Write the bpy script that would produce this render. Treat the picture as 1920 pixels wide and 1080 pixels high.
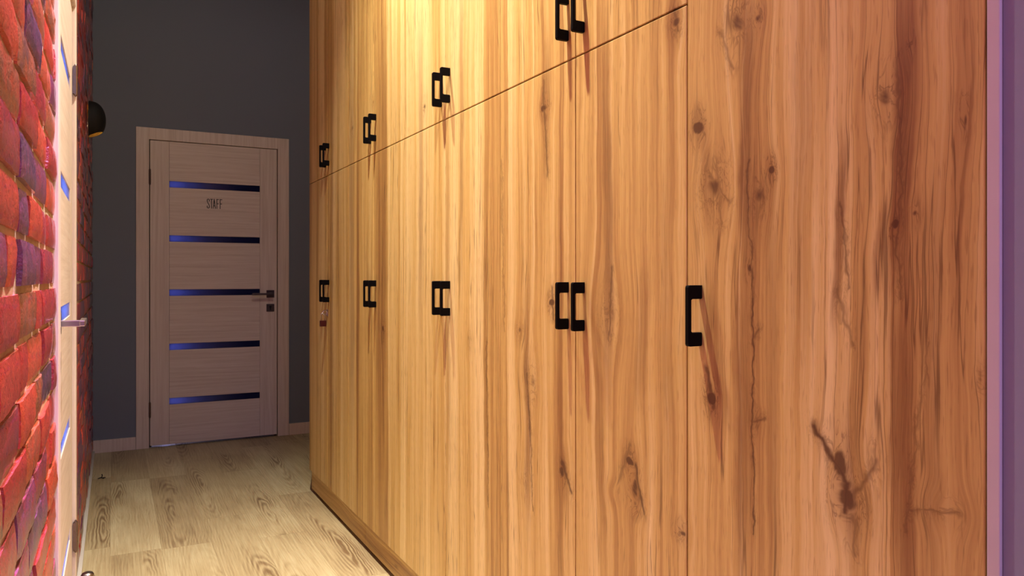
import bpy, bmesh, math, random
from mathutils import Vector, Matrix, noise as mnoise

scn = bpy.context.scene
for o in list(bpy.data.objects): bpy.data.objects.remove(o)
C = scn.collection
R = math.radians
random.seed(7)

# ------------------------------------------------------------------ camera
D = 0.89                       # distance from the camera to the wardrobe fronts
EYE = 1.102
YB = 5.411                     # front of the door casing on the far wall
CEIL = 3.24
cam = bpy.data.cameras.new('camera'); co = bpy.data.objects.new('camera', cam); C.objects.link(co)
co.location = (0, 0, EYE); co.rotation_euler = (R(90), 0, -math.atan(747/1417))
cam.sensor_width = 36; cam.lens = 1417/1920*36; cam.shift_y = -19/1920; cam.clip_start = 0.01
scn.camera = co
scn.view_settings.view_transform = 'Standard'; scn.view_settings.look = 'None'
scn.view_settings.exposure = 0.32; scn.view_settings.gamma = 1; scn.view_settings.use_curve_mapping = False
w = bpy.data.worlds.new('world'); scn.world = w; w.use_nodes = True
w.node_tree.nodes['Background'].inputs[0].default_value = (0.3, 0.25, 0.35, 1)
w.node_tree.nodes['Background'].inputs[1].default_value = 0.02

# ------------------------------------------------------------------ lights
def spot(name, loc, power, col, ang, blend, tgt=None, rad=0.02):
    l = bpy.data.lights.new(name, 'SPOT'); l.energy = power; l.color = col; l.spot_size = R(ang); l.spot_blend = blend
    l.shadow_soft_size = rad
    o = bpy.data.objects.new(name, l); C.objects.link(o); o.location = loc
    if tgt: o.rotation_euler = (Vector(tgt)-Vector(loc)).to_track_quat('-Z', 'Y').to_euler()
    return o
def area(name, loc, power, col, sx, sy, tgt, spread=180):
    l = bpy.data.lights.new(name, 'AREA'); l.shape = 'RECTANGLE'; l.size = sx; l.size_y = sy; l.energy = power; l.color = col
    o = bpy.data.objects.new(name, l); C.objects.link(o); o.location = loc
    o.rotation_euler = (Vector(tgt)-Vector(loc)).to_track_quat('-Z', 'Y').to_euler(); l.spread = R(spread)
    return o
WARM = (1.0, 0.90, 0.75)
LAMPS = [(0.51, 1.56, 3.22), (0.51, 2.48, 3.22)]
spot('spot_light', LAMPS[0], 260, WARM, 82, 0.9)
spot('spot_light', LAMPS[1], 225, WARM, 87, 0.9)
spot('low_cabinet_fill', LAMPS[0], 160, WARM, 50, 1.0, (.80, 1.50, 0))  # added narrow beams at both downlights, brightening the lower cabinets and floor
spot('low_cabinet_fill', LAMPS[1], 135, WARM, 50, 1.0, (.80, 2.40, 0))
spot('far_end_fill', LAMPS[1], 32, (1.0, .90, .76), 150, 0.5, (.40, 4.2, 0))  # added weak wide beam that lifts the dark end wall and staff door
area('violet_light', (0.34, -0.5, 3.21), 15, (1.0, 0.36, 0.74), 0.4, 0.9, (0.34, -0.5, 0), 110)
area('blue_light', (0.30, -2.2, 3.21), 66, (0.32, 0.42, 1.0), 0.6, 0.9, (0.30, -1.9, 0), 150)
spot('violet_spot', (0.08, 1.75, 3.21), 950, (0.66, 0.40, 1.0), 44, 0.9, (-.14, 1.50, 1.7))
area('staff_room_light', (0.31, YB+0.16, 1.02), 2.6, (0.36, 0.38, 1.0), 0.05, 1.9, (0.33, YB, 1.02))
area('side_room_light', (-0.36, 2.52, 1.02), 16.0, (0.35, 0.5, 1.0), 0.05, 1.9, (-0.12, 2.52, 1.02))

# ------------------------------------------------------------------ node expression helper
class X:
    def __init__(s, nt, sock): s.nt, s.s = nt, sock
    def _m(s, op, *a):
        n = s.nt.nodes.new('ShaderNodeMath'); n.operation = op
        for i, v in enumerate((s,)+a):
            if isinstance(v, X): s.nt.links.new(v.s, n.inputs[i])
            else: n.inputs[i].default_value = v
        return X(s.nt, n.outputs[0])
    def __add__(s, o): return s._m('ADD', o)
    __radd__ = __add__
    def __mul__(s, o): return s._m('MULTIPLY', o)
    __rmul__ = __mul__
    def __sub__(s, o): return s._m('SUBTRACT', o)
    def __rsub__(s, o): return (s*-1)+o
    def __truediv__(s, o): return s._m('DIVIDE', o)
    def __neg__(s): return s*-1
    def sq(s): return s*s
    def abs(s): return s._m('ABSOLUTE')
    def floor(s): return s._m('FLOOR')
    def fract(s): return s._m('FRACT')
    def sqrt(s): return s._m('SQRT')
    def sin(s): return s._m('SINE')
    def max(s, o): return s._m('MAXIMUM', o)
    def min(s, o): return s._m('MINIMUM', o)
    def gauss(s):                      # exp(-s) for s >= 0
        n = s.nt.nodes.new('ShaderNodeMath'); n.operation = 'POWER'
        n.inputs[0].default_value = math.e; s.nt.links.new((s*-1).s, n.inputs[1]); return X(s.nt, n.outputs[0])
    def step(s, a, b, lo=0.0, hi=1.0):
        n = s.nt.nodes.new('ShaderNodeMapRange'); n.interpolation_type = 'SMOOTHSTEP'
        s.nt.links.new(s.s, n.inputs['Value'])
        for k, v in zip(('From Min', 'From Max', 'To Min', 'To Max'), (a, b, lo, hi)): n.inputs[k].default_value = v
        return X(s.nt, n.outputs['Result'])
class Mat:
    def __init__(s, name):
        s.m = bpy.data.materials.new(name); s.m.use_nodes = True; s.nt = s.m.node_tree
        s.b = s.nt.nodes['Principled BSDF']
    def pos(s):
        g = s.nt.nodes.new('ShaderNodeNewGeometry'); q = s.nt.nodes.new('ShaderNodeSeparateXYZ')
        s.nt.links.new(g.outputs['Position'], q.inputs[0]); return [X(s.nt, q.outputs[i]) for i in range(3)]
    def vec(s, *a):
        n = s.nt.nodes.new('ShaderNodeCombineXYZ')
        for i, v in enumerate(a):
            if isinstance(v, X): s.nt.links.new(v.s, n.inputs[i])
            else: n.inputs[i].default_value = v
        return n.outputs[0]
    def noise(s, v, scale=1, detail=2, rough=.5, dist=0):
        n = s.nt.nodes.new('ShaderNodeTexNoise'); n.inputs['Scale'].default_value = scale; n.inputs['Detail'].default_value = detail
        n.inputs['Roughness'].default_value = rough; n.inputs['Distortion'].default_value = dist
        s.nt.links.new(v, n.inputs['Vector']); return X(s.nt, n.outputs['Fac'])
    def rand(s, v):
        n = s.nt.nodes.new('ShaderNodeTexWhiteNoise'); s.nt.links.new(v, n.inputs['Vector']); return X(s.nt, n.outputs['Value'])
    def mix(s, f, a, b, mode='MIX'):
        n = s.nt.nodes.new('ShaderNodeMix'); n.data_type = 'RGBA'; n.blend_type = mode
        if isinstance(f, X): s.nt.links.new(f.s, n.inputs[0])
        else: n.inputs[0].default_value = f
        for i, v in ((6, a), (7, b)):
            if isinstance(v, tuple): n.inputs[i].default_value = (*v, 1)
            else: s.nt.links.new(v, n.inputs[i])
        return n.outputs[2]
    def ramp(s, f, stops):
        n = s.nt.nodes.new('ShaderNodeValToRGB'); e = n.color_ramp.elements
        while len(e) < len(stops): e.new(0.5)
        for k, (p, c) in zip(e, stops): k.position = p; k.color = (*c, 1)
        s.nt.links.new(f.s, n.inputs[0]); return n.outputs[0]
    def set(s, **k):
        for a, v in k.items():
            a = a.replace('_', ' ')
            if isinstance(v, X): s.nt.links.new(v.s, s.b.inputs[a])
            elif isinstance(v, tuple): s.b.inputs[a].default_value = (*v, 1)
            elif isinstance(v, (int, float)): s.b.inputs[a].default_value = v
            else: s.nt.links.new(v, s.b.inputs[a])
        return s
    def bump(s, h, strength=.3, dist=.001):
        n = s.nt.nodes.new('ShaderNodeBump'); n.inputs['Strength'].default_value = strength; n.inputs['Distance'].default_value = dist
        s.nt.links.new(h.s, n.inputs['Height']); s.nt.links.new(n.outputs[0], s.b.inputs['Normal']); return s
def lin(r, g, b):
    f = lambda c: c/255/12.92 if c/255 <= .04045 else ((c/255+.055)/1.055)**2.4
    return (f(r), f(g), f(b))
def plain(name, col, rough=.5, metal=0, var=.06, scale=12, **k):
    m = Mat(name); n = m.noise(m.vec(*m.pos()), scale, 3)
    d = tuple(c*(1-var) for c in col); l = tuple(min(1, c*(1+var)) for c in col)
    m.set(Base_Color=m.mix(n, d, l), Roughness=rough, Metallic=metal, **k)
    return m.m

# ------------------------------------------------------------------ knotted oak laminate of the wardrobes
KNOTS = [(1.0,1.36,0.013,0.013,0.9), (0.839,1.268,0.008,0.007,0.9), (0.961,1.255,0.031,0.027,0.5), (0.861,1.231,0.016,0.021,0.5), (0.885,1.118,0.007,0.010,0.6), (0.907,1.526,0.023,0.026,0.5), (0.864,1.51,0.009,0.008,0.6), (0.609,1.395,0.004,0.005,0.5), (0.642,1.338,0.016,0.021,0.5), (0.63,1.171,0.007,0.008,0.8), (0.602,1.182,0.006,0.005,0.5), (0.541,1.293,0.003,0.013,0.5), (0.971,0.901,0.011,0.013,0.9), (0.523,0.982,0.005,0.006,0.4), (0.714,0.833,0.012,0.022,0.8), (0.701,0.792,0.018,0.016,0.9), (0.738,0.869,0.007,0.009,0.5), (0.559,0.82,0.016,0.004,0.4), (0.866,0.878,0.007,0.008,0.5), (0.66,0.863,0.011,0.014,0.4), (1.197,0.744,0.013,0.010,0.8), (1.18,0.701,0.013,0.023,0.7), (1.269,1.027,0.033,0.033,0.4), (1.048,0.653,0.014,0.006,0.6), (1.063,1.565,0.013,0.013,0.6), (1.222,0.67,0.025,0.008,0.3), (1.523,1.501,0.015,0.011,0.8), (1.491,1.046,0.014,0.011,0.8), (1.445,0.667,0.014,0.017,0.6), (1.605,0.87,0.021,0.021,0.4), (1.646,0.971,0.014,0.011,0.5), (1.579,0.848,0.016,0.026,0.4), (1.618,0.602,0.016,0.018,0.4), (2.722,0.905,0.019,0.018,0.6), (2.295,1.656,0.014,0.016,0.5), (3.136,1.734,0.024,0.020,0.4), (2.208,1.037,0.018,0.017,0.4), (2.84,1.786,0.020,0.014,0.4), (1.947,0.923,0.014,0.014,0.4),]
STREAKS = [(0.891,1.332,0.212,0.010,0.9,-0.000), (0.898,0.873,0.248,0.012,0.7,-0.000), (0.717,1.169,0.125,0.006,0.8,-0.020), (0.622,1.266,0.191,0.010,0.8,-0.024), (0.615,0.900,0.176,0.012,0.6,0.043), (0.652,1.138,0.063,0.005,0.5,-0.063), (0.573,0.992,0.254,0.008,0.4,-0.000), (0.98,1.270,0.077,0.010,0.5,0.084), (0.948,0.961,0.106,0.011,0.5,0.142), (1.269,1.239,0.331,0.013,0.8,0.027), (1.292,0.817,0.242,0.011,0.5,-0.000), (1.155,0.992,0.132,0.014,0.4,-0.076), (1.523,1.508,0.167,0.012,0.5,-0.000), (1.445,0.732,0.156,0.009,0.6,0.087), (1.61,0.818,0.285,0.010,0.6,-0.000), (1.836,0.916,0.503,0.009,0.5,-0.000), (1.999,1.519,0.386,0.011,0.5,-0.000), (2.101,1.055,0.561,0.012,0.4,-0.000), (2.334,1.445,0.481,0.015,0.5,-0.000), (2.71,1.442,0.695,0.019,0.5,-0.000), (3.136,1.262,0.788,0.024,0.5,-0.000), (3.471,1.154,0.984,0.019,0.5,-0.000), (0.834,0.932,0.285,0.010,0.4,0.011), (0.783,1.236,0.273,0.013,0.3,-0.000), (0.684,0.887,0.188,0.008,0.4,-0.032), (0.541,1.242,0.190,0.002,0.5,-0.011), (1.085,1.025,0.291,0.012,0.3,-0.000),]
CRACKS = [(0.755,0.889,0.703,0.819,0.0046,0.9), (0.703,0.819,0.706,0.78,0.0053,0.9), (0.703,0.787,0.654,0.86,0.0044,0.6), (0.693,0.776,0.694,0.725,0.0035,0.5), (0.611,0.807,0.546,0.822,0.0020,0.5), (0.98,0.949,0.966,0.883,0.0043,0.7), (0.878,1.069,0.875,0.7,0.0020,0.8), (0.885,1.289,0.878,1.069,0.0020,0.7), (0.877,0.876,0.849,0.886,0.0030,0.6), (0.875,1.011,0.864,1.02,0.0030,0.6), (0.717,1.088,0.693,1.008,0.0027,0.5), (0.974,1.274,0.924,1.225,0.0032,0.5), (0.955,1.298,0.946,1.191,0.0032,0.4), (0.714,1.206,0.699,1.088,0.0022,0.6), (0.622,1.389,0.625,1.075,0.0020,0.5), (0.586,1.024,0.615,0.778,0.0016,0.4), (1.18,0.741,1.154,0.655,0.0049,0.8), (1.194,0.776,1.236,0.693,0.0037,0.5), (1.067,1.583,1.056,1.541,0.0046,0.6), (1.256,1.125,1.266,0.973,0.0032,0.6), (1.445,0.687,1.407,0.629,0.0050,0.8), (1.61,0.87,1.579,0.541,0.0028,0.7), (1.528,1.565,1.513,1.338,0.0037,0.6), (1.491,1.079,1.484,1.006,0.0037,0.7), (1.748,1.408,1.729,0.966,0.0025,0.4), (1.836,0.931,1.823,0.488,0.0026,0.6), (0.948,1.51,0.921,1.441,0.0032,0.5),]
def wardrobe_oak(name, u0, u1, plinth=False):
    knots = [k for k in KNOTS if u0-.04 < k[0] < u1+.04]; streaks = [k for k in STREAKS if u0-.04 < k[0] < u1+.04]; cracks = [k for k in CRACKS if u0 < (k[0]+k[2])/2 < u1]
    m = Mat(name); px, u, v = m.pos()
    if plinth: u, v = v, u
    y0, z0 = u, v
    wob = m.noise(m.vec(u*2.2, v*1.6, 3.1), 1, 2) - .5
    wob2 = m.noise(m.vec(u*14, v*9, 7.7), 1, 3) - .5
    uw = u + wob*0.035 + wob2*0.010
    core = None; halo = None
    if not plinth:
        bend = None
        for (ku, kv, a, b, st) in knots:
            du = u-ku; dv = v-kv
            A = max(a*2.0, .010); B = max(b*3.2, .028)
            g = ((du*(1/A)).sq() + (dv*(1/B)).sq()).gauss()
            t = du*g*(-.72)
            bend = t if bend is None else bend+t
            e = ((du*(1/a)+wob2*2.6).sq() + (dv*(1/b)+wob*3+wob2*1.5).sq()).gauss()*st
            core = e if core is None else core.max(e)
            h = g*st
            halo = h if halo is None else halo.max(h)
        if bend is not None: uw = uw + bend
    tone = m.noise(m.vec(uw*9, v*.28, 1.0), 1, 2, .55)               # wide soft bands
    band = m.noise(m.vec(uw*34, v*.55, 5.0), 1, 3, .6)
    fine = m.noise(m.vec(uw*150, v*2.2, 9.0), 1, 3, .6)
    fib = m.noise(m.vec(uw*520, v*14, 2.0), 1, 2, .6)
    slab = m.rand(m.vec((uw*7.4+.31).floor(), 0.0, 4.0))             # staves of the printed pattern
    f = tone*.49 + band*.40 + fine*.22 + (slab-.5)*.15
    col = m.ramp(f, [(.35, lin(132, 92, 54)), (.45, lin(174, 136, 77)), (.55, lin(204, 171, 100)), (.68, lin(228, 203, 141))])
    # narrow dark mineral lines
    ln = m.noise(m.vec(uw*46, v*.9, 21.0), 1, 2, .5)
    gate = m.noise(m.vec(u*7, v*1.3, 31.0), 1, 2)
    lines = ((ln-.5).abs().step(0.0, .016, 1, 0))*gate.step(.43, .58)*.58
    ck = m.noise(m.vec(uw*90, v*5, 41.0), 1, 2).step(.69, .76)*m.noise(m.vec(u*13, v*5, 51.0), 1, 1).step(.5, .62)*.6
    dark = lines.max(ck)
    st_soft = None
    if not plinth:
        for (su, sv, hv, wd, stg, sl) in streaks:
            du = u - su - (v-sv)*sl + wob*0.05 + wob2*.02
            wv = ((v-sv)*(1/max(hv, .05))).sq()
            wv = (wv*wv).gauss()
            bnd = (du*(1/(wd*1.35))).sq().sq().gauss()*wv*stg
            st_soft = bnd if st_soft is None else st_soft.max(bnd)
        if st_soft is None: st_soft = band*0.0
        if halo is None: halo = band*0.0; core = halo
        st_soft = st_soft*(band*.9+.5)
        col = m.mix((st_soft*.80).min(.8), col, lin(118, 72, 38))
        col = m.mix((halo*(fine*.7+.05)).min(.45), col, lin(130, 84, 46))
        swirl = m.noise(m.vec(uw*75, v*17, 71.0), 1, 3, .65, 1.2)
        ring = (swirl-.5).abs().step(0, .045, 1, 0)*halo.step(.10, .55)
        dark = dark.max((core*(swirl*1.3+.35)).step(.26, .60)*.85).max(ring*.5)
        dark = dark.max(st_soft*((fine-.5).abs().step(0, .05, .38, 0)))
        cw = m.noise(m.vec(u*55, v*40, 81.0), 1, 2)-.5; cv = m.noise(m.vec(u*40, v*55, 91.0), 1, 2)-.5
        for (a0, b0, a1, b1, wd, stg) in cracks:
            L2 = (a1-a0)**2+(b1-b0)**2
            pu = u-a0+wob2*.022+cw*.016; pv = v-b0+cv*.014
            t = ((pu*((a1-a0)/L2) + pv*((b1-b0)/L2)).max(0.0)).min(1.0)
            du = pu-t*(a1-a0); dv = pv-t*(b1-b0)
            r2 = (du.sq()+dv.sq())*(1/wd**2); e = (r2*((swirl*3.2-.8).max(.1)*(t*.8+.7))).gauss()*stg; e = e.max((r2*.07).gauss()*((swirl-.5).abs().step(0, .07, .4, 0)))
            dark = dark.max(e)
    col = m.mix(dark.min(.92), col, lin(74, 42, 22))
    col = m.mix((fib-.5)*.5+.25, col, m.mix(.5, col, lin(120, 76, 40), 'MULTIPLY'))
    pore = m.noise(m.vec(u*380, v*24, 61.0), 1, 1).step(.60, .70)*(gate*.42+.04)
    col = m.mix(pore, col, lin(110, 68, 36))
    m.set(Base_Color=col, Roughness=.42, Specular_IOR_Level=.35)
    m.bump(m.noise(m.vec(u*480, v*13, 2.0), 1, 2, .6), .22, .0006)
    return m.m
OAKP = wardrobe_oak('plinth_oak', 0, 0, True)
_oak = {}
def OAK(a, b):
    if (a, b) not in _oak: _oak[(a, b)] = wardrobe_oak('knotted_oak_laminate', a, b)
    return _oak[(a, b)]
BLACK = plain('black_handle_metal', lin(4, 3, 4), .5, 0, Specular_IOR_Level=.08)
MATTE = plain('matt_black_shade', lin(7, 7, 7), .75)
DARKGAP = plain('dark_carcass_board', lin(52, 36, 24), .7)
EDGE = plain('pale_edge_band', lin(190, 176, 180), .5)
CEILM = plain('ceiling_paint', lin(120, 112, 108), .9)
CHROME = plain('brushed_nickel', lin(190, 182, 180), .28, 1.0)
NICK = plain('dark_nickel', lin(120, 104, 100), .3, .9)
GOLD = plain('gold_lining', lin(226, 196, 110), .25, .8)
WHITEP = plain('white_bead', lin(205, 200, 190), .5)
INK = plain('black_lettering', lin(18, 12, 14), .5)
REDL = plain('dark_red_padlock', lin(62, 14, 11), .35, .2)
DEBRIS = plain('dark_scrap', lin(26, 20, 18), .7)
FOOTM = plain('black_plinth_foot', lin(12, 10, 10), .8)

def painted(name, a, b, rough=.75):
    m = Mat(name); p = m.vec(*m.pos()); n = m.noise(p, 2.5, 4); f = m.noise(p, 160, 2)
    m.set(Base_Color=m.mix(n, a, b), Roughness=rough).bump(f, .12, .001); return m.m
GREYW = painted('charcoal_grey_paint', lin(112, 120, 134), lin(119, 127, 140))
BLUEW = painted('grey_blue_paint', lin(128, 130, 150), lin(136, 136, 156))

def pale_oak(name, horizontal):
    m = Mat(name); x, y, z = m.pos(); h = x+y
    a, b = (z, h) if horizontal else (h, z)
    wv = m.noise(m.vec(a*6, b*1.2, 2.0), 1, 2)-.5
    f = m.noise(m.vec((a+wv*.03)*70, b*1.6, 3.0), 1, 4, .6); g = m.noise(m.vec(a*420, b*9, 5.0), 1, 2)
    m.set(Base_Color=m.ramp(f*.75+g*.25, [(.3, lin(204, 184, 170)), (.5, lin(220, 203, 190)), (.7, lin(232, 218, 207))]), Roughness=.45).bump(f*.6+g*.4, .2, .0008)
    return m.m
PALEV = pale_oak('pale_oak_vertical', False); PALEH = pale_oak('pale_oak_horizontal', True)

def frosted():
    m = Mat('frosted_dark_glass'); nt = m.nt
    out = nt.nodes['Material Output']
    tr = nt.nodes.new('ShaderNodeBsdfTranslucent'); tr.inputs[0].default_value = (.55, .60, .9, 1)
    n = m.noise(m.vec(*m.pos()), 30, 2)
    m.set(Base_Color=m.mix(n, lin(14, 10, 16), lin(20, 14, 22)), Roughness=.16, Specular_IOR_Level=.4)
    mx = nt.nodes.new('ShaderNodeMixShader'); mx.inputs[0].default_value = .5
    nt.links.new(m.b.outputs[0], mx.inputs[1]); nt.links.new(tr.outputs[0], mx.inputs[2]); nt.links.new(mx.outputs[0], out.inputs[0])
    return m.m
GLASS = frosted()

def floor_mat():
    m = Mat('oak_vinyl_floor'); x, y, z = m.pos()
    PW, PL = .187, 1.22
    pu = (x+.013)*(1/PW); ip = pu.floor(); fu = pu.fract()
    off = m.rand(m.vec(ip, 3.0, 0.0))
    pv = y*(1/PL)+off*1.0; iv = pv.floor(); fv = pv.fract()
    r = m.rand(m.vec(ip, iv, 1.0)); r2 = m.rand(m.vec(ip, iv, 5.0)); r3 = m.rand(m.vec(ip, iv, 9.0))
    # cathedral figure: rings cut lengthways through a wandering heart line
    w1 = m.noise(m.vec(x*5+r*40, y*1.3, r2*20), 1, 3)-.5
    w2 = m.noise(m.vec(x*22+r*40, y*7, r2*20), 1, 3)-.5
    cx = (fu-.5)*PW + (r2-.5)*.12 + w1*.10 + w2*.016
    cy = (fv-.5-(r3-.5)*.9)*PL + w1*.5
    dist = ((cx*1.0).sq() + (cy*.085).sq() + .00004).sqrt()
    ring = ((dist*640 + w2*5 + w1*9).sin())*.5+.5
    ringfade = m.noise(m.vec(x*9, y*2.2, 14.0), 1, 2).step(.38, .62)*dist.step(.012, .075, 1, .25)
    grain = m.noise(m.vec((x+w2*.004)*150, y*3.5, r*30), 1, 4, .65)
    pore = m.noise(m.vec(x*420, y*16, r*10), 1, 2).step(.58, .7)
    f = .42+(grain-.5)*.5 - (1-ring)*ringfade*.30 + (r-.5)*.20 + (m.noise(m.vec(x*6, y*2, 2.0), 1, 2)-.5)*.35
    col = m.ramp(f, [(.1, lin(124, 102, 72)), (.36, lin(176, 159, 120)), (.58, lin(202, 190, 150)), (.8, lin(218, 209, 174))])
    col = m.mix(pore*.22, col, lin(130, 102, 70))
    ju = (fu-.5).abs().step(.494, .499); jv = (fv-.5).abs().step(.4985, .4997)
    col = m.mix(ju.max(jv)*.35, col, lin(100, 78, 52))
    m.set(Base_Color=col, Roughness=.42, Specular_IOR_Level=.4).bump(grain-(ju.max(jv))*1.5, .2, .0008)
    return m.m
FLOOR = floor_mat()

def brick_mat():
    m = Mat('glazed_red_brick'); x, y, z = m.pos()
    a = m.nt.nodes.new('ShaderNodeAttribute'); a.attribute_name = 'tone'; t = X(m.nt, a.outputs['Fac'])
    p = m.vec(x, y, z)
    n = m.noise(p, 26, 4, .6); n2 = m.noise(p, 120, 4, .7); n3 = m.noise(p, 9, 2)
    f = t + (n-.5)*.45 + (n3-.5)*.15 + (n2-.5)*.25
    col = m.ramp(f, [(.05, lin(80, 46, 76)), (.2, lin(126, 56, 88)), (.34, lin(150, 36, 48)), (.52, lin(172, 36, 28)), (.74, lin(204, 70, 36)), (.9, lin(150, 84, 50)), (1., lin(110, 64, 56))])
    col = m.mix(n2.step(.62, .75)*.45, col, lin(70, 26, 24))
    m.set(Base_Color=col, Roughness=(n2*.4+.12), Specular_IOR_Level=.7, Coat_Weight=.55, Coat_Roughness=.12)
    m.bump(n*.7+n2*.6, 1.0, .006)
    return m.m
BRICK = brick_mat()
def mortar_mat():
    m = Mat('pale_mortar'); p = m.vec(*m.pos()); n = m.noise(p, 120, 3); n2 = m.noise(p, 10, 2)
    m.set(Base_Color=m.mix(n2*.6+n*.4, lin(150, 122, 98), lin(200, 174, 144)), Roughness=.9).bump(n, .6, .003); return m.m
MORTAR = mortar_mat()

# ------------------------------------------------------------------ mesh helpers
def box(bm, x0, x1, y0, y1, z0, z1, bev=0, seg=2):
    r = bmesh.ops.create_cube(bm, size=1)
    M = Matrix.Translation(((x0+x1)/2, (y0+y1)/2, (z0+z1)/2)) @ Matrix.Diagonal((x1-x0, y1-y0, z1-z0, 1))
    bmesh.ops.transform(bm, matrix=M, verts=r['verts'])
    if bev:
        es = list({e for v in r['verts'] for e in v.link_edges})
        bmesh.ops.bevel(bm, geom=es, offset=bev, segments=seg, affect='EDGES', profile=.5)
def cyl(bm, p0, p1, r, n=24, r2=None):
    p0, p1 = Vector(p0), Vector(p1); d = p1-p0
    M = Matrix.Translation((p0+p1)/2) @ d.to_track_quat('Z', 'Y').to_matrix().to_4x4()
    bmesh.ops.create_cone(bm, cap_ends=True, segments=n, radius1=r, radius2=r if r2 is None else r2, depth=d.length, matrix=M)
def prism(bm, pts, axis, a0, a1):
    """closed outline pts (2-D) extruded along axis 'y' (pts = x,z) or 'x' (pts = y,z) or 'z' (pts = x,y)"""
    f = {'y': lambda p, a: (p[0], a, p[1]), 'x': lambda p, a: (a, p[0], p[1]), 'z': lambda p, a: (p[0], p[1], a)}[axis]
    A = [bm.verts.new(f(p, a0)) for p in pts]; B = [bm.verts.new(f(p, a1)) for p in pts]
    bm.faces.new(A); bm.faces.new(B[::-1]); n = len(pts)
    for i in range(n): bm.faces.new((A[i], B[i], B[(i+1) % n], A[(i+1) % n]))
    bmesh.ops.recalc_face_normals(bm, faces=bm.faces[:])
def tube(bm, pts, r, n=10, closed=False):
    pts = [Vector(p) for p in pts]; rings = []
    N = len(pts)
    for i, p in enumerate(pts):
        a = pts[(i-1) % N] if (i or closed) else p; b = pts[(i+1) % N] if (i < N-1 or closed) else p
        q = (b-a).to_track_quat('Z', 'Y')
        rings.append([bm.verts.new(p+q @ Vector((r*math.cos(2*math.pi*k/n), r*math.sin(2*math.pi*k/n), 0))) for k in range(n)])
    for i in range(N if closed else N-1):
        A, B = rings[i], rings[(i+1) % N]
        for k in range(n): bm.faces.new((A[k], A[(k+1) % n], B[(k+1) % n], B[k]))
    if not closed: bm.faces.new(rings[0][::-1]); bm.faces.new(rings[-1])
    bmesh.ops.recalc_face_normals(bm, faces=bm.faces[:])
def obj(name, build, mat, parent=None, loc=(0, 0, 0), smooth=False):
    bm = bmesh.new(); build(bm) if callable(build) else box(bm, *build)
    me = bpy.data.meshes.new(name); bm.to_mesh(me); bm.free(); me.materials.append(mat)
    if smooth: me.shade_smooth()
    o = bpy.data.objects.new(name, me); C.objects.link(o); o.location = loc
    if parent: o.parent = parent
    return o
def tag(o, label=None, cat=None, group=None, kind=None):
    for k, v in (('label', label), ('category', cat), ('group', group), ('kind', kind)):
        if v: o[k] = v
    return o
def thing(name, label, cat, loc=(0, 0, 0), group=None, kind=None):
    o = bpy.data.objects.new(name, None); C.objects.link(o); o.location = loc; o.empty_display_size = .1
    return tag(o, label, cat, group, kind)

# ------------------------------------------------------------------ setting
tag(obj('floor', (-1.3, 2.0, -3.6, 7.0, -.08, 0), FLOOR), 'pale oak plank floor of the corridor', 'floor', kind='structure')
tag(obj('ceiling', (-1.3, 2.0, -3.6, 7.0, CEIL, CEIL+.1), CEILM), 'ceiling of the corridor above the wardrobes', 'ceiling', kind='structure')
DX0, DX1 = .207, 1.007                                             # staff door leaf
def back(bm):
    y0, y1 = YB+.012, YB+.14
    box(bm, -.25, DX0-.03, y0, y1, 0, CEIL); box(bm, DX1+.03, 1.55, y0, y1, 0, CEIL); box(bm, DX0-.03, DX1+.03, y0, y1, 2.02, CEIL)
tag(obj('wall_back', back, GREYW), 'dark charcoal painted end wall around the staff door', 'wall', kind='structure')
def right(bm):
    box(bm, D+.004, 1.55, -3.5, .4995, 0, CEIL); box(bm, 1.43, 1.55, .4995, YB+.012, 0, CEIL)
tag(obj('wall_right', right, BLUEW), 'blue lit wall at the right edge beside the tall wardrobe', 'wall', kind='structure')
tag(obj('wall_front', (-.25, 1.55, -3.6, -3.5, 0, CEIL), BLUEW), 'wall closing the corridor behind the viewpoint', 'wall', kind='structure')
def staffroom(bm):
    box(bm, -.3, 1.55, 6.9, 7.0, 0, CEIL); box(bm, -.4, -.25, YB+.14, 7.0, 0, CEIL); box(bm, 1.5, 1.6, YB+.14, 7.0, 0, CEIL)
tag(obj('wall_staff_room', staffroom, GREYW), 'walls of the room behind the staff door', 'wall', kind='structure')
def sideroom(bm):
    box(bm, -1.3, -1.2, 1.6, 3.5, 0, CEIL); box(bm, -1.2, -.25, 1.6, 1.7, 0, CEIL); box(bm, -1.2, -.25, 3.4, 3.5, 0, CEIL)
tag(obj('wall_side_room', sideroom, GREYW), 'walls of the room behind the side door', 'wall', kind='structure')

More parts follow.
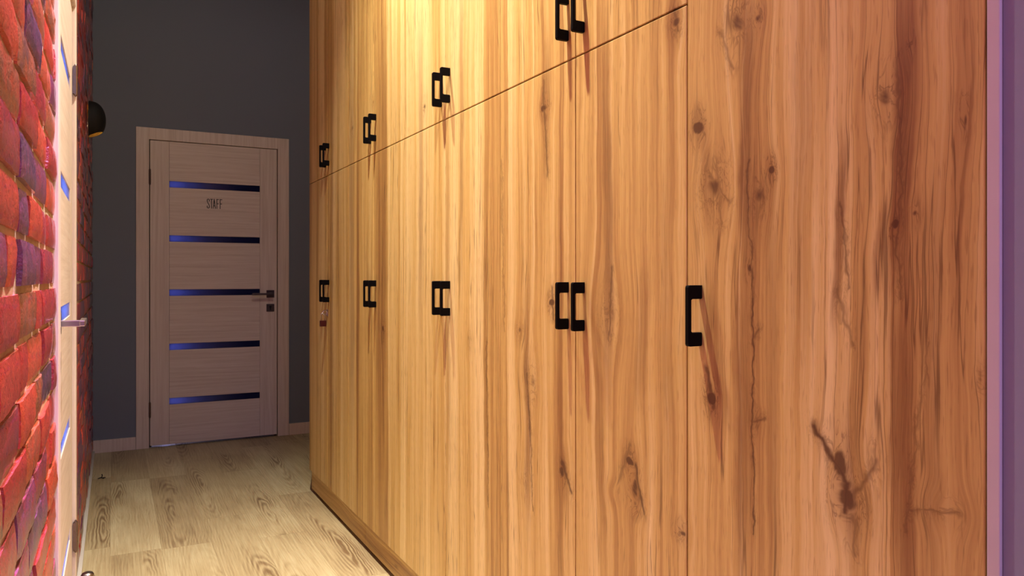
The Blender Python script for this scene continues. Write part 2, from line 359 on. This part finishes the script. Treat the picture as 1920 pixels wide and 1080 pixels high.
# brick wall (left) with the opening of the side door
LY0, LY1 = 2.083, 2.883                                            # leaf of the side door along y
OY0, OY1, OZ = LY0-.076, LY1+.076, 2.07
def mortar(bm):
    xa, xb = -.25, -.1215
    box(bm, xa, xb, -3.5, OY0, 0, CEIL); box(bm, xa, xb, OY1, YB+.012, 0, CEIL); box(bm, xa, xb, OY0, OY1, OZ, CEIL)
wl = tag(obj('wall_left', mortar, MORTAR), 'red brick wall along the left side of the corridor', 'wall', kind='structure')
def bricks(bm):
    lay = bm.verts.layers.float.new('tone')
    CH, BH, BL = .0763, .066, .24
    rng = random.Random(11)
    row = 0; z = .022
    def face(y0, y1, z0, z1):
        t = rng.random(); t = .05+.88*t
        front = -.1145 + rng.uniform(-.0025, .0025)
        ny = max(2, int((y1-y0)/.022)) if y0 < 3.3 else 4; nz = 4
        ty = rng.uniform(-.003, .003); tz = rng.uniform(-.0025, .0025)
        seed = Vector((rng.uniform(0, 90), rng.uniform(0, 90), 0))
        def P(i, k):
            fy, fz = i/ny, k/nz
            yy = y0+(y1-y0)*fy; zz = z0+(z1-z0)*fz
            e = min(fy, 1-fy, ) ; g = min(fz, 1-fz)
            nv = mnoise.noise(Vector((yy*22, zz*22, 0))+seed)*.0015 + mnoise.noise(Vector((yy*60, zz*60, 3))+seed)*.0009
            xx = front+nv+ty*(fy-.5)+tz*(fz-.5)
            if e == 0: xx -= .0022; yy += (.0012 if fy == 0 else -.0012)*rng.uniform(.2, 1.5)
            if g == 0: xx -= .0020; zz += (.001 if fz == 0 else -.001)*rng.uniform(.2, 1.3)
            return (xx, yy, zz)
        V = [[bm.verts.new(P(i, k)) for k in range(nz+1)] for i in range(ny+1)]
        for i in range(ny):
            for k in range(nz): bm.faces.new((V[i][k], V[i+1][k], V[i+1][k+1], V[i][k+1]))
        rim = [V[i][0] for i in range(ny+1)]+[V[ny][k] for k in range(1, nz+1)]+[V[i][nz] for i in range(ny-1, -1, -1)]+[V[0][k] for k in range(nz-1, 0, -1)]
        Bk = [bm.verts.new((-.126, v.co.y, v.co.z)) for v in rim]
        n = len(rim)
        for i in range(n): bm.faces.new((rim[i], Bk[i], Bk[(i+1) % n], rim[(i+1) % n]))
        for r_ in V:
            for v in r_: v[lay] = t
        for v in Bk: v[lay] = t
    while z < CEIL-.02:
        z1 = min(z+BH+rng.uniform(-.0015, .0015), CEIL-.002)
        y = -.62 + (.125 if row % 2 else 0) + rng.uniform(-.02, .02)
        while y < YB-.02:
            L = BL*rng.choice((1, 1, 1, .98, .5)); y1 = min(y+L, YB+.008)
            a, b = y, y1
            if z < OZ+.01:
                if a < OY1 and b > OY0:
                    segs = []
                    if a < OY0-.03: segs.append((a, OY0-.002))
                    if b > OY1+.03: segs.append((OY1+.002, b))
                else: segs = [(a, b)]
            else: segs = [(a, b)]
            for s in segs: face(s[0], s[1], z, z1)
            y = y1+.0095+rng.uniform(-.002, .002)
        z += CH; row += 1
bo = obj('bricks', bricks, BRICK, wl)
for p in bo.data.polygons: p.use_smooth = True
try: bo.data.set_sharp_from_angle(angle=R(50))
except Exception: pass

tag(obj('baseboard_back', lambda bm: (box(bm, -.13, DX0-.081, YB, YB+.014, 0, .080, .002), box(bm, DX1+.081, 1.42, YB, YB+.014, 0, .080, .002)), PALEV), 'pale oak skirting along the end wall', 'baseboard', kind='structure')
tag(obj('baseboard_left', lambda bm: (box(bm, -.13, -.104, -3.4, OY0, 0, .016, .003), box(bm, -.13, -.104, OY1, YB, 0, .016, .003)), WHITEP), 'thin white bead at the foot of the brick wall', 'baseboard', kind='structure')

# ------------------------------------------------------------------ doors: built in local coords (x along width, -y towards the viewer), z up
STRIPS = [.294, .650, 1.005, 1.360, 1.715]
def make_door(name, label, W, mirror=False, yc=-.008):
    """leaf from x=0..W; front face at y=0; hinges at x=0 unless mirror"""
    r = thing(name, label, 'door', kind='structure')
    T = .04; top = 1.994; bot = .014; sw = .115
    # casing: flat architrave with a small lip, plus jamb
    def casing(bm):
        o = .080; i = .004; yf = yc
        box(bm, -o, -i, yf, .012, 0, top+.080, .0018); box(bm, W+i, W+o, yf, .012, 0, top+.080, .0018)
        box(bm, -i, W+i, yf, .012, top+.004, top+.080, .0018)
        box(bm, -.028, -i, .012, .11, 0, top+.02); box(bm, W+i, W+.028, .012, .11, 0, top+.02); box(bm, -i, W+i, .012, .11, top+.004, top+.02)
    obj('door_casing', casing, PALEV, r)
    obj('stop_strip', lambda bm: (box(bm, -.004, .012, T+.001, T+.014, 0, top+.004), box(bm, W-.012, W+.004, T+.001, T+.014, 0, top+.004), box(bm, .012, W-.012, T+.001, T+.014, top-.012, top+.004)), DARKGAP, r)
    for x0, x1 in ((0.0015, sw), (W-sw, W-.0015)):
        obj('stile', (x0, x1, 0, T, bot, top, .0012), PALEV, r)
    zs = [bot]+[z for c in STRIPS for z in (c-.021, c+.021)]+[top]
    for k in range(0, len(zs), 2):
        obj('rail_panel', (sw+.0008, W-sw-.0008, .0004, T, zs[k], zs[k+1], .0008), PALEH, r)
    for c in STRIPS:
        tag(obj('glass_strip', (sw+.0005, W-sw-.0005, .004, .010, c-.021, c+.021), GLASS, r), 'dark glass strip glowing blue at one end')
    hx = W if mirror else 0
    for hz in (.248, 1.755):
        def hinge(bm, hz=hz):
            s = -1 if not mirror else 1
            cyl(bm, (hx, -.010, hz-.048), (hx, -.010, hz+.048), .0065, 14)
            for k in (-.018, .018): cyl(bm, (hx, -.010, hz+k-.0012), (hx, -.010, hz+k+.0012), .0072, 14)
            box(bm, hx-.006, hx+.006, -.0095, -.002, hz-.045, hz+.045)
            cyl(bm, (hx, -.010, hz+.048), (hx, -.010, hz+.054), .0045, 12, .002); cyl(bm, (hx, -.010, hz-.054), (hx, -.010, hz-.048), .002, 12, .0045)
        obj('hinge', hinge, NICK, r)
    lx = .046 if mirror else W-.046; s = 1 if mirror else -1; lz = .991
    def lever(bm):
        box(bm, lx-.026, lx+.026, -.008, 0, lz-.026, lz+.026, .0012)
        box(bm, lx-.009, lx+.009, -.050, -.006, lz-.0078, lz+.0078, .0015)
        a, b = sorted((lx-s*.010, lx+s*.128))
        box(bm, a, b, -.060, -.047, lz-.0072, lz+.0072, .002)
    lv = tag(obj('door_handle', lever, CHROME if mirror else NICK, r), 'square metal lever handle')
    def esc(bm):
        box(bm, lx-.026, lx+.026, -.007, 0, lz-.122, lz-.070, .0012)
    es = obj('lock_plate', esc, CHROME if mirror else NICK, r)
    def keyhole(bm):
        cyl(bm, (lx, -.0078, lz-.090), (lx, -.0068, lz-.090), .0075, 20); box(bm, lx-.004, lx+.004, -.0078, -.0068, lz-.112, lz-.092)
    obj('keyhole', keyhole, INK, es)
    return r
sd = make_door('door_1', 'closed pale oak staff door with five dark glass strips in end wall', DX1-DX0)
sd.location = (DX0, YB+.008, 0)
ld = make_door('door_2', 'closed pale side door set in the red brick wall, seen edge-on', LY1-LY0, mirror=True, yc=-.0105)
ld.rotation_euler = (0, 0, R(90)); ld.location = (-.121, LY0, 0)

# lettering STAFF, narrow capitals standing 1 mm proud of the leaf
LH, LT = .064, .0046
def stroke(bm, pts, w=LT):
    for (x0, z0), (x1, z1) in zip(pts, pts[1:]):
        d = Vector((x1-x0, z1-z0)); n = Vector((-d.y, d.x)).normalized()*w/2; e = d.normalized()*w*.25
        q = [(x0-e.x+n.x, z0-e.y+n.y), (x1+e.x+n.x, z1+e.y+n.y), (x1+e.x-n.x, z1+e.y-n.y), (x0-e.x-n.x, z0-e.y-n.y)]
        prism(bm, q, 'y', -.001, 0)
GL = {'S': [[(.015, .047), (.015, .058), (.012, .0615), (.005, .0615), (.002, .058), (.002, .046), (.015, .020), (.015, .006), (.012, .0025), (.005, .0025), (.002, .006), (.002, .017)]],
      'T': [[(0, .0615), (.015, .0615)], [(.0075, .0615), (.0075, 0)]],
      'A': [[(.001, 0), (.008, .064)], [(.008, .064), (.015, 0)], [(.004, .018), (.012, .018)]],
      'F': [[(.002, 0), (.002, .064)], [(.002, .0615), (.014, .0615)], [(.002, .033), (.012, .033)]]}
x = .5515-DX0
for ch, adv in zip('STAFF', (.0215, .0165, .0225, .0210, .02)):
    def bl(bm, ch=ch, x=x):
        for s in GL[ch]: stroke(bm, [(x+a, 1.567+b) for a, b in s])
    obj('letter', bl, INK, sd); x += adv

# ------------------------------------------------------------------ wardrobes
Y = [.579*D, 1.157*D, 1.5636*D, 1.972*D, 2.383*D, 2.790*D, 3.190*D, 3.590*D, 3.990*D, 4.405*D]
ZP, ZS, ZT = .117, 1.778*D, 2.74
FX = D; BX = D+.52; G = .0015
def handle_mesh(bm, y, z):
    """bridge handle: two tapered feet and a flat bar, 104 mm high, 6.5 mm wide"""
    x0, xb, xo = FX, FX-.0235, FX-.0305; L = .052; F = .0235
    r = .004
    out = [(x0, z+L), (xo+r, z+L), (xo+r*.3, z+L-r*.3), (xo, z+L-r), (xo, z-L+r), (xo+r*.3, z-L+r*.3), (xo+r, z-L), (x0-.002, z-L), (x0, z-L+.002),
           (x0, z-L+F-.002), (x0-.0015, z-L+F), (xb+.002, z-L+F), (xb, z-L+F+.002), (xb, z+L-F-.002), (xb+.002, z+L-F), (x0-.0015, z+L-F), (x0, z+L-F+.002)]
    prism(bm, out, 'y', y-.0046, y+.0046)
    bmesh.ops.bevel(bm, geom=[e for e in bm.edges if abs(e.verts[0].co.y-e.verts[1].co.y) < 1e-6 and e.calc_face_angle(0) > .8], offset=.0008, segments=1, affect='EDGES')
def door_part(par, y0, y1, z0, z1, hy, hz):
    d = obj('door', (FX, FX+.018, y0+G, y1-G, z0+G, z1-G, .0015), OAK(y0, y1), par)
    h = tag(obj('handle', lambda bm: handle_mesh(bm, hy, hz), BLACK, d), 'black metal bridge handle')
    return d
def carcass(par, y0, y1, z0, z1):
    def b(bm):
        t = .016; xa, xb = FX+.0195, BX
        box(bm, xa, xb, y0+.0005, y0+t, z0, z1); box(bm, xa, xb, y1-t, y1-.0005, z0, z1)
        box(bm, xa, xb, y0+t, y1-t, z0, z0+t); box(bm, xa, xb, y0+t, y1-t, z1-t, z1); box(bm, xb-.006, xb, y0+t, y1-t, z0+t, z1-t)
    obj('carcass', b, DARKGAP, par)
HZL, HZU = EYE-.0690*D, EYE+.6465*D
lower_l = ['lower oak cabinet with two doors, right beside the tall cabinet', 'lower oak cabinet with two doors, second to the left of the tall cabinet',
           'lower oak cabinet with two doors, just right of the padlocked cabinet', 'lower oak cabinet at the far end, closed by a small padlock']
upper_l = ['upper oak cabinet whose handles touch the top of the picture', 'upper oak cabinet with lit handles casting long shadows, left of the nearest upper one',
           'upper oak cabinet in the strong lamplight, second from the far end', 'upper oak cabinet at the far end above the padlocked one']
for i in range(4):
    a, mid, b = Y[1+2*i], Y[2+2*i], Y[3+2*i]
    lo = thing('lower_cabinet', lower_l[i], 'cabinet', (0, 0, 0), 'two-door lower cabinets of the wardrobe wall')
    up = thing('upper_cabinet', upper_l[i], 'cabinet', (0, 0, 0), 'two-door upper cabinets of the wardrobe wall')
    for par, z0, z1, hz in ((lo, ZP, ZS, HZL), (up, ZS, ZT, HZU)):
        door_part(par, a, mid, z0, z1, mid-.0325, hz); door_part(par, mid, b, z0, z1, mid+.0315, hz); carcass(par, a, b, z0, z1)
    if i == 3:
        for s in (-1, 1):
            def eye(bm, s=s):
                a = mid+s*.010; box(bm, FX-.0015, FX, a-.008, a+.008, .922, .954, .0006)
                b = mid+s*.003; tube(bm, [(FX-.012+.010*math.cos(k*math.pi/8), b, .938+.010*math.sin(k*math.pi/8)) for k in range(16)], .0017, 8, True)
                box(bm, FX-.0016, FX-.0005, min(a, b), max(a, b), .930, .946)
            tag(obj('padlock_bracket', eye, CHROME, lo), 'small shiny metal locking bracket')
tall = thing('tall_cabinet', 'tall single-door knotted oak cabinet at the right end of the wardrobe wall', 'cabinet')
door_part(tall, Y[0]+.0005, Y[1], ZP, ZT, Y[1]-.0345, EYE-.0725*D)
carcass(tall, Y[0], Y[1], ZP, ZT)
tag(obj('side_panel', (FX-.001, BX, .5003, Y[0]-.0006, 0, ZT, .0008), EDGE, tall), 'pale pinkish front edge of the side panel')
pl = thing('plinth', 'smooth oak plinth board under the wardrobe doors', 'plinth')
for a, b in ((Y[0], 1.52), (1.522, 2.985), (2.987, Y[9])):
    obj('plinth_board', (FX+.012, FX+.028, a+.0005, b, .020, ZP-.003, .0008), OAKP, pl)
obj('plinth_end', (FX+.030, BX-.02, Y[9]-.018, Y[9]-.002, .002, ZP-.003), DARKGAP, pl)
for k in range(9):
    yy = .7+k*.395
    def foot(bm, yy=yy): cyl(bm, (FX+.10, yy, 0), (FX+.10, yy, ZP-.001), .02, 16); cyl(bm, (FX+.10, yy, 0), (FX+.10, yy, .008), .03, 16)
    obj('foot', foot, FOOTM, pl)

# padlock hanging from the brackets
mid = Y[8]
pk = thing('padlock', 'small dark red padlock hanging below the farthest lower handles', 'padlock', (0, 0, 0))
PX = FX-.021
def body(bm): box(bm, PX-.0145, PX+.0145, mid-.0075, mid+.0075, .874, .902, .002)
obj('body', body, REDL, pk)
def shackle(bm):
    c = .928; pts = [(PX-.009, mid, .900), (PX-.009, mid, c)]
    for k in range(1, 8):
        a = math.pi-k*math.pi/8; pts.append((PX+.009*math.cos(a), mid, c+.009*math.sin(a)))
    pts += [(PX+.009, mid, c), (PX+.009, mid, .900)]
    tube(bm, pts, .0022, 8)
obj('shackle', shackle, CHROME, pk, smooth=True)

# ------------------------------------------------------------------ wall sconce
sc = thing('wall_lamp', 'round black dome wall lamp with gold lining on the brick wall', 'lamp', (-.1125, 4.42, 1.910))
def dome(r, d, th0, flip, cut):
    def f(bm):
        nu, nv = 40, 14; rings = []
        for i in range(nv+1):
            a = i/nv*math.pi/2
            rings.append([bm.verts.new((d*math.sin(a)**.75 if i else 0.0, r*math.cos(a)*math.cos(2*math.pi*k/nu), r*math.cos(a)*math.sin(2*math.pi*k/nu))) for k in range(nu)])
        for i in range(nv):
            for k in range(nu):
                try: bm.faces.new((rings[i][k], rings[i][(k+1) % nu], rings[i+1][(k+1) % nu], rings[i+1][k]))
                except ValueError: pass
        bmesh.ops.remove_doubles(bm, verts=bm.verts[:], dist=1e-5)
        # open the underside
        bmesh.ops.bisect_plane(bm, geom=bm.verts[:]+bm.edges[:]+bm.faces[:], plane_co=(cut, 0, -r*.93), plane_no=Vector((.42, 0, -1)).normalized(), clear_outer=True)
        bmesh.ops.recalc_face_normals(bm, faces=bm.faces[:])
        if flip: bmesh.ops.reverse_faces(bm, faces=bm.faces[:])
    return f
obj('shade', dome(.094, .078, 0, False, 0), MATTE, sc, smooth=True)
obj('gold_lining', dome(.0925, .0765, 0, True, 0), GOLD, sc, smooth=True)
obj('back_plate', lambda bm: cyl(bm, (.0005, 0, 0), (.006, 0, 0), .05, 32), BLACK, sc)
def bulb(bm):
    cyl(bm, (.006, 0, 0), (.03, 0, 0), .012, 16); bmesh.ops.create_uvsphere(bm, u_segments=16, v_segments=10, radius=.018, matrix=Matrix.Translation((.042, 0, 0)))
obj('bulb', bulb, WHITEP, sc, smooth=True)
l = bpy.data.lights.new('wall_lamp_glow', 'POINT'); l.energy = .10; l.color = (1, .8, .45); l.shadow_soft_size = .01
lo_ = bpy.data.objects.new('wall_lamp_glow', l); C.objects.link(lo_); lo_.location = (.045, 0, -.035); lo_.parent = sc

# ------------------------------------------------------------------ small things on the floor
ds = thing('door_stop', 'small chrome door stop on the floor at the brick wall', 'door stop', (-.084, 3.14, 0))
obj('base', lambda bm: cyl(bm, (0, 0, 0), (0, 0, .006), .024, 28), CHROME, ds)
def stop(bm):
    prof = [(.022, .006), (.0225, .02), (.021, .028), (.016, .034), (.008, .037), (0, .038)]
    n = 28; rings = [[bm.verts.new((r*math.cos(2*math.pi*k/n), r*math.sin(2*math.pi*k/n), z)) for k in range(n)] for r, z in prof[:-1]]
    t = bm.verts.new((0, 0, .038))
    for A, B in zip(rings, rings[1:]):
        for k in range(n): bm.faces.new((A[k], A[(k+1) % n], B[(k+1) % n], B[k]))
    for k in range(n): bm.faces.new((rings[-1][k], rings[-1][(k+1) % n], t))
obj('cap', stop, CHROME, ds, smooth=True)
obj('rubber_ring', lambda bm: tube(bm, [(.0228*math.cos(a*math.pi/14), .0228*math.sin(a*math.pi/14), .014) for a in range(28)], .0025, 8, True), INK, ds, smooth=True)
def scrap(bm):
    tube(bm, [(-.018, -.004, .003), (-.006, .004, .005), (.004, 0, .004), (.018, .006, .003)], .0026, 6)
    tube(bm, [(-.002, .002, .004), (.003, .008, .012), (.001, .012, .022)], .0028, 6)
    tube(bm, [(.004, 0, .004), (.010, -.010, .003)], .0022, 6)
tag(obj('scrap', scrap, DEBRIS, None, (-.058, 4.72, 0)), 'tiny dark scrap lying on the floor near the brick wall', 'scrap')

# ------------------------------------------------------------------ recessed downlights over the wardrobe fronts
def emis(col, st):
    m = Mat('lit_lamp_lens'); n = m.noise(m.vec(*m.pos()), 40, 1); m.set(Base_Color=m.mix(n, (.9, .9, .9), (1, 1, 1)), Emission_Color=col, Emission_Strength=st); return m.m
LENS = emis(WARM, 4)
for i, (x_, y_, z_) in enumerate(LAMPS):
    t = thing('downlight', ('recessed ceiling downlight above the nearer cabinets', 'recessed ceiling downlight above the farther cabinets')[i], 'ceiling light', (x_, y_, CEIL))
    def ring(bm):
        tube(bm, [(.042*math.cos(a*math.pi/16), .042*math.sin(a*math.pi/16), -.003) for a in range(32)], .005, 8, True)
    obj('ring', ring, WHITEP, t, smooth=True); obj('lens', lambda bm: cyl(bm, (0, 0, -.004), (0, 0, -.0005), .038, 32), LENS, t)
